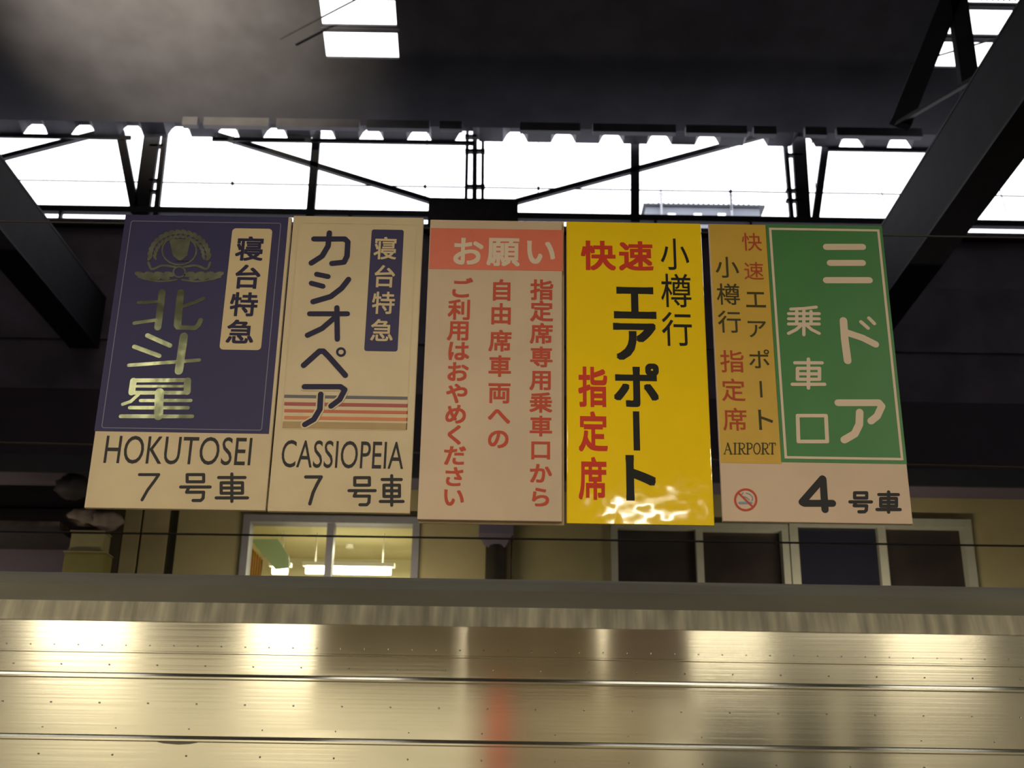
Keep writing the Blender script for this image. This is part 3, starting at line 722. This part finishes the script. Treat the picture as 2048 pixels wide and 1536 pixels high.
def fit_word(mb, cr, word, x0, y0, x1, y1, layer, thin=0.0):
    """a word fitted to a box, each letter a mesh of its own"""
    vs, fs = glyph_mesh(word, thin); root = list(range(len(vs)))
    def find(i):
        while root[i] != i: root[i] = root[root[i]]; i = root[i]
        return i
    for f in fs:
        for q in f[1:]: root[find(f[0])] = find(q)
    isl = {}
    for f in fs: isl.setdefault(find(f[0]), []).append(f)
    a0 = min(v[0] for v in vs); a1 = max(v[0] for v in vs); b0 = min(v[1] for v in vs); b1 = max(v[1] for v in vs)
    cx, cy = (x0+x1)/2, (y0+y1)/2; X0 = cr.p(x0, cy).x; X1 = cr.p(x1, cy).x; Z1 = cr.p(cx, y0).z; Z0 = cr.p(cx, y1).z
    sx = (X1-X0)/(a1-a0); sz = (Z1-Z0)/(b1-b0)
    for k, ff in sorted(isl.items(), key=lambda kv: min(vs[i][0] for f in kv[1] for i in f)):
        ids = sorted({i for f in ff for i in f}); ix = {i: n for n, i in enumerate(ids)}
        mb.new(); mb.poly([(X0+(vs[i][0]-a0)*sx, SY-LAYER*layer, Z0+(vs[i][1]-b0)*sz) for i in ids], [tuple(ix[i] for i in f) for f in ff])
KURUMA = [[(.08,.13),(.92,.13)], [(.16,.32),(.84,.32),(.84,.70),(.16,.70),(.16,.32)], [(.16,.51),(.84,.51)], [(0,.87),(1,.87)], [(.5,0),(.5,1)]]
GOU = [[(.22,.04),(.78,.04),(.78,.30),(.22,.30),(.22,.04)], [(0,.49),(1,.49)], [(.28,.50),(.20,.68),(.78,.68),(.76,.90),(.68,.98),(.42,.98)]]
NORU = [[(.1,.10),(.5,.08),(.88,.03)], [(.5,.08),(.5,1)], [(.03,.26),(.97,.26)], [(.03,.44),(.97,.44)], [(.03,.62),(.97,.62)], [(.28,.18),(.28,.62)], [(.72,.18),(.72,.62)], [(.42,.66),(.26,.82),(.03,.95)], [(.58,.66),(.74,.82),(.97,.95)]]
def kanji(mb, cr, strokes, x0, y0, x1, y1, w_, layer):
    if isinstance(mb, Letters): mb.new()
    i = w_/2
    for s_ in strokes: stroke(mb, cr, [(x0+i+(x1-x0-w_)*p[0], y0+i+(y1-y0-w_)*p[1]) for p in s_], w_, layer)

def sign(corners, lab, plate_m, grp='hanging signs'):
    P = [at(x, y, SY) for x, y in corners]
    x0 = (P[0].x+P[3].x)/2; x1 = (P[1].x+P[2].x)/2; z1 = (P[0].z+P[1].z)/2; z0 = (P[2].z+P[3].z)/2
    t = thing('hanging_sign', lab, 'sign', ((x0+x1)/2, SY, z0), grp)
    MB().box(x0, x1, SY, SY+.014, z0, z1).build('plate', plate_m, t, bevel=.002)
    for x in (x0+.06, x1-.06):
        h = MB(); h.box(x-.012, x+.012, SY+.0145, SY+.02, RZ-.03, RZ+.006); h.box(x-.012, x+.012, SY+.02, SY+.034, RZ+.003, RZ+.006); h.box(x-.012, x+.012, SY+.034, SY+.036, RZ-.02, RZ+.006)
        h.build('hook', 'steel', t)
    return t, (x0, x1, z0, z1)

# ---- 1 blue night-train sign
s1, _ = sign([(253,430),(578,434),(537,1022),(168,1015)], 'dark blue and cream hanging sign with gold characters above HOKUTOSEI, leftmost', 'cream')
quadp(PXC, [(252,430),(579,434),(536,868),(188,862)], 1).build('blue_panel', 'navy', s1)
rrline(MB(), PXC, [(262,442),(561,446),(526,862),(203,856)], 2, 5, 1.6).build('border_line', 'line', s1)
quadp(PXC, [(466,457),(546,458),(521,701),(438,699)], 2, r=8).build('cream_label', 'creamprint', s1)
m_ = Letters()
for ch, cx, cy in (('寝',500,498), ('台',495,554), ('特',488,609), ('急',481,664)): em(m_, PXC, ch, cx, cy, 58, 50, 3, .020)
m_.build('lettering', 'navyink', s1, 'navy characters on the cream label')
m_ = Letters(); L = 2
for pts, w_ in (([(330,508),(322,585),(300,750)],50), ([(165,578),(300,573)],24), ([(135,722),(200,712),(290,700)],26), ([(460,510),(450,600),(438,735)],54),
                ([(440,752),(560,756),(585,735),(600,700)],34), ([(485,602),(560,575),(620,550)],26),
                ([(228,808),(385,878)],34), ([(136,886),(310,950)],32), ([(98,1016),(590,980)],26), ([(482,815),(447,1055)],58)):
    if pts[0] in ((330,508), (228,808)): m_.new()
    stroke(m_, C8, pts, w_, L)
m_.new()
for pts, w_ in (([(125,1122),(515,1120)],30), ([(130,1125),(118,1205)],46), ([(508,1125),(505,1200)],50), ([(120,1163),(500,1162)],20), ([(120,1208),(510,1208)],28),
                ([(165,1220),(110,1270),(55,1288)],24), ([(180,1262),(530,1262)],24), ([(105,1312),(510,1313)],26), ([(42,1372),(540,1373)],28), ([(312,1205),(305,1370)],62)):
    stroke(m_, C8, pts, w_, L)
m_.build('lettering', 'gold', s1, 'large shiny gold characters')
m_ = MB()
def leaf(cx, cy, rx, ry, ang):
    pts = []
    for k in range(12):
        t = -2*pi*k/12; x = rx*cos(t); y = ry*sin(t)
        X = cx+x*cos(ang)-y*sin(ang); Y = cy+x*sin(ang)+y*cos(ang); p = C8.p(X, Y); pts.append((p.x, p.z))
    SK[0] += 1; flat(m_, pts if Matrix(((1,0),(0,1))) else pts, 2, SK[0] % 40)
for k in range(17):
    t = pi+pi*k/16; cx = 450+205*cos(t); cy = 260+175*sin(t)
    leaf(cx, cy, 30, 14, t+pi/2+.5); leaf(450+170*cos(t), 262+145*sin(t), 22, 10, t+pi/2-.5)
stroke(m_, C8, [(450+120*cos(pi*2*k/20), 215+100*sin(pi*2*k/20)) for k in range(21)], 12, 2)
flat(m_, [(C8.p(x, y).x, C8.p(x, y).z) for x, y in ((380,135),(530,135),(505,250),(455,290),(405,250))], 2)
for s_ in (-1, 1):
    for k in range(7): leaf(450+s_*(70+k*34), 395+(8 if k % 2 else -14), 40, 18, s_*(-.25))
    stroke(m_, C8, [(450+s_*30, 330), (450+s_*120, 320), (450+s_*190, 345), (450+s_*215, 300)], 18, 2, smooth=True)
    stroke(m_, C8, [(450+s_*20, 420), (450+s_*150, 430), (450+s_*285, 400)], 14, 2, smooth=True)
stroke(m_, C8, [(450+42*cos(pi*2*k/16), 365+36*sin(pi*2*k/16)) for k in range(17)], 12, 2)
m_.build('emblem', 'golddim', s1, 'dull gold wreath emblem with a shield above spread leaves')
m_ = MB(); stroke(m_, C8, [(430,288),(515,286)], 7, 3); m_.build('emblem_highlight', 'gold', s1)
m_ = Letters(); fit_word(m_, PXC, 'HOKUTOSEI', 210, 873, 503, 929, 1, 0)
m_.build('lettering', 'greyink', s1, 'thin grey capitals HOKUTOSEI')
m_ = Letters(); stroke(m_, C1, [(300,1278),(390,1278),(368,1310),(338,1350),(312,1396)], 13, 1)
kanji(m_, C1, GOU, 485,1266,636,1408,14,1); kanji(m_, C1, KURUMA, 650,1268,810,1410,14,1)
m_.build('lettering', 'greyink', s1, 'dark car number line')

# ---- 2 cream sleeper sign
s2, _ = sign([(580,434),(840,432),(828,1028),(542,1022)], 'cream hanging sign with navy katakana and red stripes above CASSIOPEIA', 'cream')
rrline(MB(), PXC, [(592,447),(829,447),(818,862),(566,858)], 1, 5, 1.2).build('border_line', 'creamprint', s2)
quadp(PXC, [(742,459),(804,460),(799,703),(730,702)], 1, r=5).build('navy_label', 'navy', s2)
m_ = Letters()
for ch, cx, cy in (('寝',771,497), ('台',769,553), ('特',767,606), ('急',764,661)): em(m_, PXC, ch, cx, cy, 48, 47, 2, .014)
m_.build('lettering', 'creamprint', s2, 'cream characters on the navy label')
for (y, h_, mm) in ((918,14,'stripe1'), (953,16,'stripe2'), (985,14,'stripe3'), (1017,15,'stripe4')):
    quadp(C1, [(975,y-h_/2),(1549,y-h_/2),(1548,y+h_/2),(972,y+h_/2)], 1).build('stripe', mm, s2, {'stripe1':'slate','stripe2':'crimson','stripe3':'vermilion','stripe4':'orange'}[mm]+' stripe')
quadp(C1, [(968,1034),(1548,1036),(1546,1066),(964,1064)], 1).build('stripe', 'tan', s2, 'faded tan stripe')
KA = [([(1112,182),(1256,182),(1270,196),(1266,262),(1252,290),(1196,296)],26), ([(1184,154),(1178,215),(1150,262),(1100,294)],26),
      ([(1125,346),(1178,357)],24), ([(1100,388),(1154,402)],24), ([(1273,370),(1240,412),(1190,450),(1108,474)],26),
      ([(1092,530),(1268,530)],24), ([(1219,502),(1221,648)],25), ([(1212,545),(1150,598),(1082,630)],25),
      ([(1064,770),(1138,704),(1156,704),(1180,728),(1258,816)],26), ([(1068,870),(1236,870),(1256,884),(1232,930),(1192,960)],26), ([(1144,905),(1140,975),(1112,1022),(1070,1046)],26)]
m_ = MB()
for pts, w_ in KA[-2:]: stroke(m_, C1, pts, w_+14, 2)
m_.build('letter_outline', 'cream', s2)
m_ = Letters()
for i, (pts, w_) in enumerate(KA):
    if i in (0, 2, 5, 8, 9): m_.new()
    stroke(m_, C1, pts, w_, 3)
    if i == 8: stroke(m_, C1, [(1238+18*cos(2*pi*k/16), 708+17*sin(2*pi*k/16)) for k in range(17)], 10, 3)
m_.build('lettering', 'navyink', s2, 'large navy katakana')
m_ = Letters(); fit_word(m_, C1, 'CASSIOPEIA', 962, 1121, 1530, 1249, 1, 0)
m_.build('lettering', 'greyink', s2, 'thin grey capitals CASSIOPEIA')
m_ = Letters(); stroke(m_, C1, [(1074,1289),(1146,1289),(1128,1320),(1108,1362),(1093,1414)], 15, 1)
kanji(m_, C1, GOU, 1268,1280,1404,1428,14,1); kanji(m_, C1, KURUMA, 1414,1276,1534,1428,14,1)
m_.build('lettering', 'greyink', s2, 'dark car number line')

# ---- 3 pinkish notice with red header
s3, b3 = sign([(863,437),(1128,445),(1120,1045),(832,1037)], 'pinkish white hanging notice with red header band and three columns of red text', 'pinkish')
MB().box(b3[0]+.004, b3[1]+.006, SY+.0145, SY+.022, b3[2]-.006, b3[3]+.006).build('backing_plate', 'creamprint', s3)
quadp(C2, [(95,131),(713,140),(711,328),(90,324)], 1).build('header_band', 'red', s3)
m_ = Letters()
for ch, cx in (('お',268), ('願',434), ('い',606)): em(m_, C2, ch, cx, 240, 155, 142, 2, .024)
m_.build('lettering', 'whiteink', s3, 'pale header characters')
m_ = Letters()
for chs, pos, ew, eh in (('指定席専用乗車口から', [(614,418),(613,517),(612,621),(611,730),(610,837),(609,942),(609,1052),(608,1162),(607,1272),(606,1382)], 112, 100),
                         ('自由席車両への', [(426,419),(424,530),(420,655),(418,773),(416,896),(414,1003),(411,1110)], 112, 104),
                         ('ご利用はおやめください', [(238,410),(231,510),(227,606),(224,702),(221,799),(219,900),(213,996),(210,1092),(208,1188),(205,1287),(202,1382)], 112, 100)):
    for ch, (cx, cy) in zip(chs, pos): em(m_, C2, ch, cx, cy, ew*.98, eh*.99, 1, .024)
m_.build('lettering', 'redink', s3, 'three columns of faded red characters')

# ---- 4 glossy yellow sign
s4, b4 = sign([(1138,446),(1403,446),(1423,1050),(1133,1046)], 'glossy bright yellow hanging sign with black katakana and red characters', 'creamprint')
MB().box(b4[0]-.001, b4[1]+.001, SY-.0003, SY+.004, b4[2]-.001, b4[3]+.001).build('vinyl_sheet', 'yellow', s4, bevel=.001)
for x in (b4[0], b4[1]): MB().tube([(x, SY+.004, b4[2]), (x, SY+.004, b4[3])], .0035, 8).build('vinyl_edge', 'yellow', s4)
m_ = Letters()
for ch, x0, y0, x1, y1 in (('快',795,190,958,328), ('速',972,192,1132,330)): fit(m_, C2, ch, x0, y0, x1, y1, 1, .028)
for ch, x0, y0, x1, y1 in (('指',783,776,918,964), ('定',785,984,920,1172), ('席',785,1196,915,1396)): fit(m_, C2, ch, x0, y0, x1, y1, 1, .026)
m_.build('lettering', 'brightred', s4, 'bold red characters')
m_ = Letters()
for ch, x0, y0, x1, y1 in (('小',1166,180,1298,326), ('樽',1168,344,1308,500), ('行',1172,522,1312,680)): fit(m_, C2, ch, x0, y0, x1, y1, 1, .004)
for ch, x0, y0, x1, y1, b in (('エ',948,405,1145,553,.035), ('ア',946,573,1146,746,.035), ('ポ',948,760,1160,964,.03), ('ト',1004,1188,1144,1400,.035)): fit(m_, C2, ch, x0, y0, x1, y1, 1, b)
m_.new(); quadp(C2, [(1039,984),(1069,984),(1069,1166),(1039,1166)], 1, m_)
m_.build('lettering', 'blackink', s4, 'black katakana and thin black characters')

# ---- 5 green, yellow and cream sign
s5, b5 = sign([(1418,450),(1764,452),(1825,1045),(1445,1046)], 'green hanging sign with yellow strip and cream foot numbered 4, rightmost', 'pinkcream')
quadp(C3, [(42,70),(318,70),(388,1216),(104,1216)], 1).build('yellow_panel', 'yellow2', s5)
quadp(C3, [(316,72),(874,74),(990,1214),(388,1216)], 1).build('green_panel', 'green', s5)
P = [C3.p(*p) for p in ((334,88),(862,92),(974,1198),(402,1198))]
X0_, X1_, Z1_, Z0_ = (P[0].x+P[3].x)/2, (P[1].x+P[2].x)/2, (P[0].z+P[1].z)/2, (P[2].z+P[3].z)/2; t_ = 5*PX
m_ = MB()
for q in ((X0_, X1_, Z1_-t_, Z1_), (X0_, X1_, Z0_, Z0_+t_), (X0_, X0_+t_, Z0_+t_, Z1_-t_), (X1_-t_, X1_, Z0_+t_, Z1_-t_)):
    flat(m_, [(q[0], q[3]), (q[1], q[3]), (q[1], q[2]), (q[0], q[2])], 2)
m_.build('border_line', 'whiteink', s5)
m_ = Letters()
for pts, w_ in (([(606,178),(780,178)],34), ([(624,255),(780,255)],33), ([(606,338),(812,338)],34),
                ([(688,532),(694,620),(708,724)],37), ([(700,588),(780,615),(842,646)],34), ([(772,538),(806,568)],18), ([(810,520),(836,546)],18),
                ([(662,926),(858,926),(872,942),(850,990),(820,1014)],34), ([(766,972),(764,1030),(742,1075),(692,1104)],36)):
    if pts[0] in ((606,178), (688,532), (662,926)): m_.new()
    stroke(m_, C3, pts, w_, 2)
kanji(m_, C3, NORU, 412,455,584,608,16,2); kanji(m_, C3, KURUMA, 434,708,606,864,17,2)
m_.new(); stroke(m_, C3, [(468,988),(604,988),(610,1112),(472,1112)], 18, 2, closed=True)
m_.build('lettering', 'whiteink', s5, 'rounded cream characters on the green panel')
m_ = Letters()
em(m_, C3, '快', 248, 154, 100, 92, 2, .004); em(m_, C3, '速', 258, 293, 100, 92, 2, .004)
for ch, x0, y0, x1, y1 in (('指',97,674,210,780), ('定',104,810,216,918), ('席',110,950,224,1060)): fit(m_, C3, ch, x0, y0, x1, y1, 2, .008)
m_.build('lettering', 'brownred', s5, 'brownish red characters')
m_ = Letters()
for ch, x0, y0, x1, y1 in (('エ',220,394,314,468), ('ア',230,534,318,612), ('ポ',235,670,333,760), ('ト',281,960,350,1056), ('小',74,226,186,326), ('樽',80,354,190,456), ('行',86,484,196,590)): fit(m_, C3, ch, x0, y0, x1, y1, 2, .006)
m_.new(); quadp(C3, [(286,822),(297,822),(299,900),(288,900)], 2, m_)
m_.build('lettering', 'darkolive', s5, 'dark katakana and characters on the yellow strip')
# narrow serif capitals AIRPORT
m_ = Letters()
def cap(x, w_, parts):
    m_.new()
    for pts, t in parts: stroke(m_, C3, [(x+p[0]*w_, 1120+p[1]*52) for p in pts], t, 2, cap=True)
A_ = [([(.45,0),(.08,1)],3), ([(.45,0),(.85,1)],7), ([(.22,.62),(.68,.62)],3), ([(0,1),(.2,1)],3), ([(.68,1),(1,1)],3)]
I_ = [([(.5,0),(.5,1)],7), ([(.1,0),(.9,0)],3), ([(.1,1),(.9,1)],3)]
bowl = [([(.25,0),(.25,1)],7), ([(.02,0),(.6,0)],3), ([(.02,1),(.48,1)],3), ([(.6,0),(.85,.12),(.85,.4),(.6,.52),(.3,.52)],5)]
R_ = bowl+[([(.5,.52),(.8,.95),(1,1)],6)]
O_ = [([(.5+.42*sin(2*pi*k/14), .5-.5*cos(2*pi*k/14)) for k in range(15)],5)]
T_ = [([(.5,0),(.5,1)],7), ([(.04,0),(.96,0)],4), ([(.04,0),(.04,.2)],3), ([(.96,0),(.96,.2)],3), ([(.3,1),(.7,1)],3)]
for x, w_, g in ((114,42,A_), (158,20,I_), (180,38,R_), (220,34,bowl), (255,36,O_), (292,38,R_), (331,32,T_)): cap(x, w_, g)
m_.build('lettering', 'darkolive', s5, 'small serif capitals AIRPORT')
m_ = Letters(); stroke(m_, C3, [(588,1290),(490,1402),(500,1408),(636,1408)], 33, 1); stroke(m_, C3, [(590,1292),(600,1438)], 33, 1)
kanji(m_, C3, GOU, 712,1346,830,1458,15,1); kanji(m_, C3, KURUMA, 842,1346,968,1458,15,1)
m_.build('lettering', 'greyink', s5, 'bold dark number 4 and car characters')
m_ = MB(); stroke(m_, C3, [(190,1406),(246,1406)], 11, 1); m_.build('cigarette_symbol', 'bluegrey', s5)
m_ = MB(); stroke(m_, C3, [(206,1358),(200,1372),(222,1380),(236,1392)], 5, 1, smooth=True); stroke(m_, C3, [(222,1358),(240,1366),(252,1380),(250,1394)], 5, 1, smooth=True)
m_.build('smoke_symbol', 'bluegrey', s5)
m_ = MB(); stroke(m_, C3, [(219+51*cos(2*pi*k/28), 1391+50*sin(2*pi*k/28)) for k in range(29)], 9, 2); stroke(m_, C3, [(183,1357),(254,1426)], 8, 2)
m_.build('prohibition_ring', 'redink', s5, 'red no-smoking ring with slash')
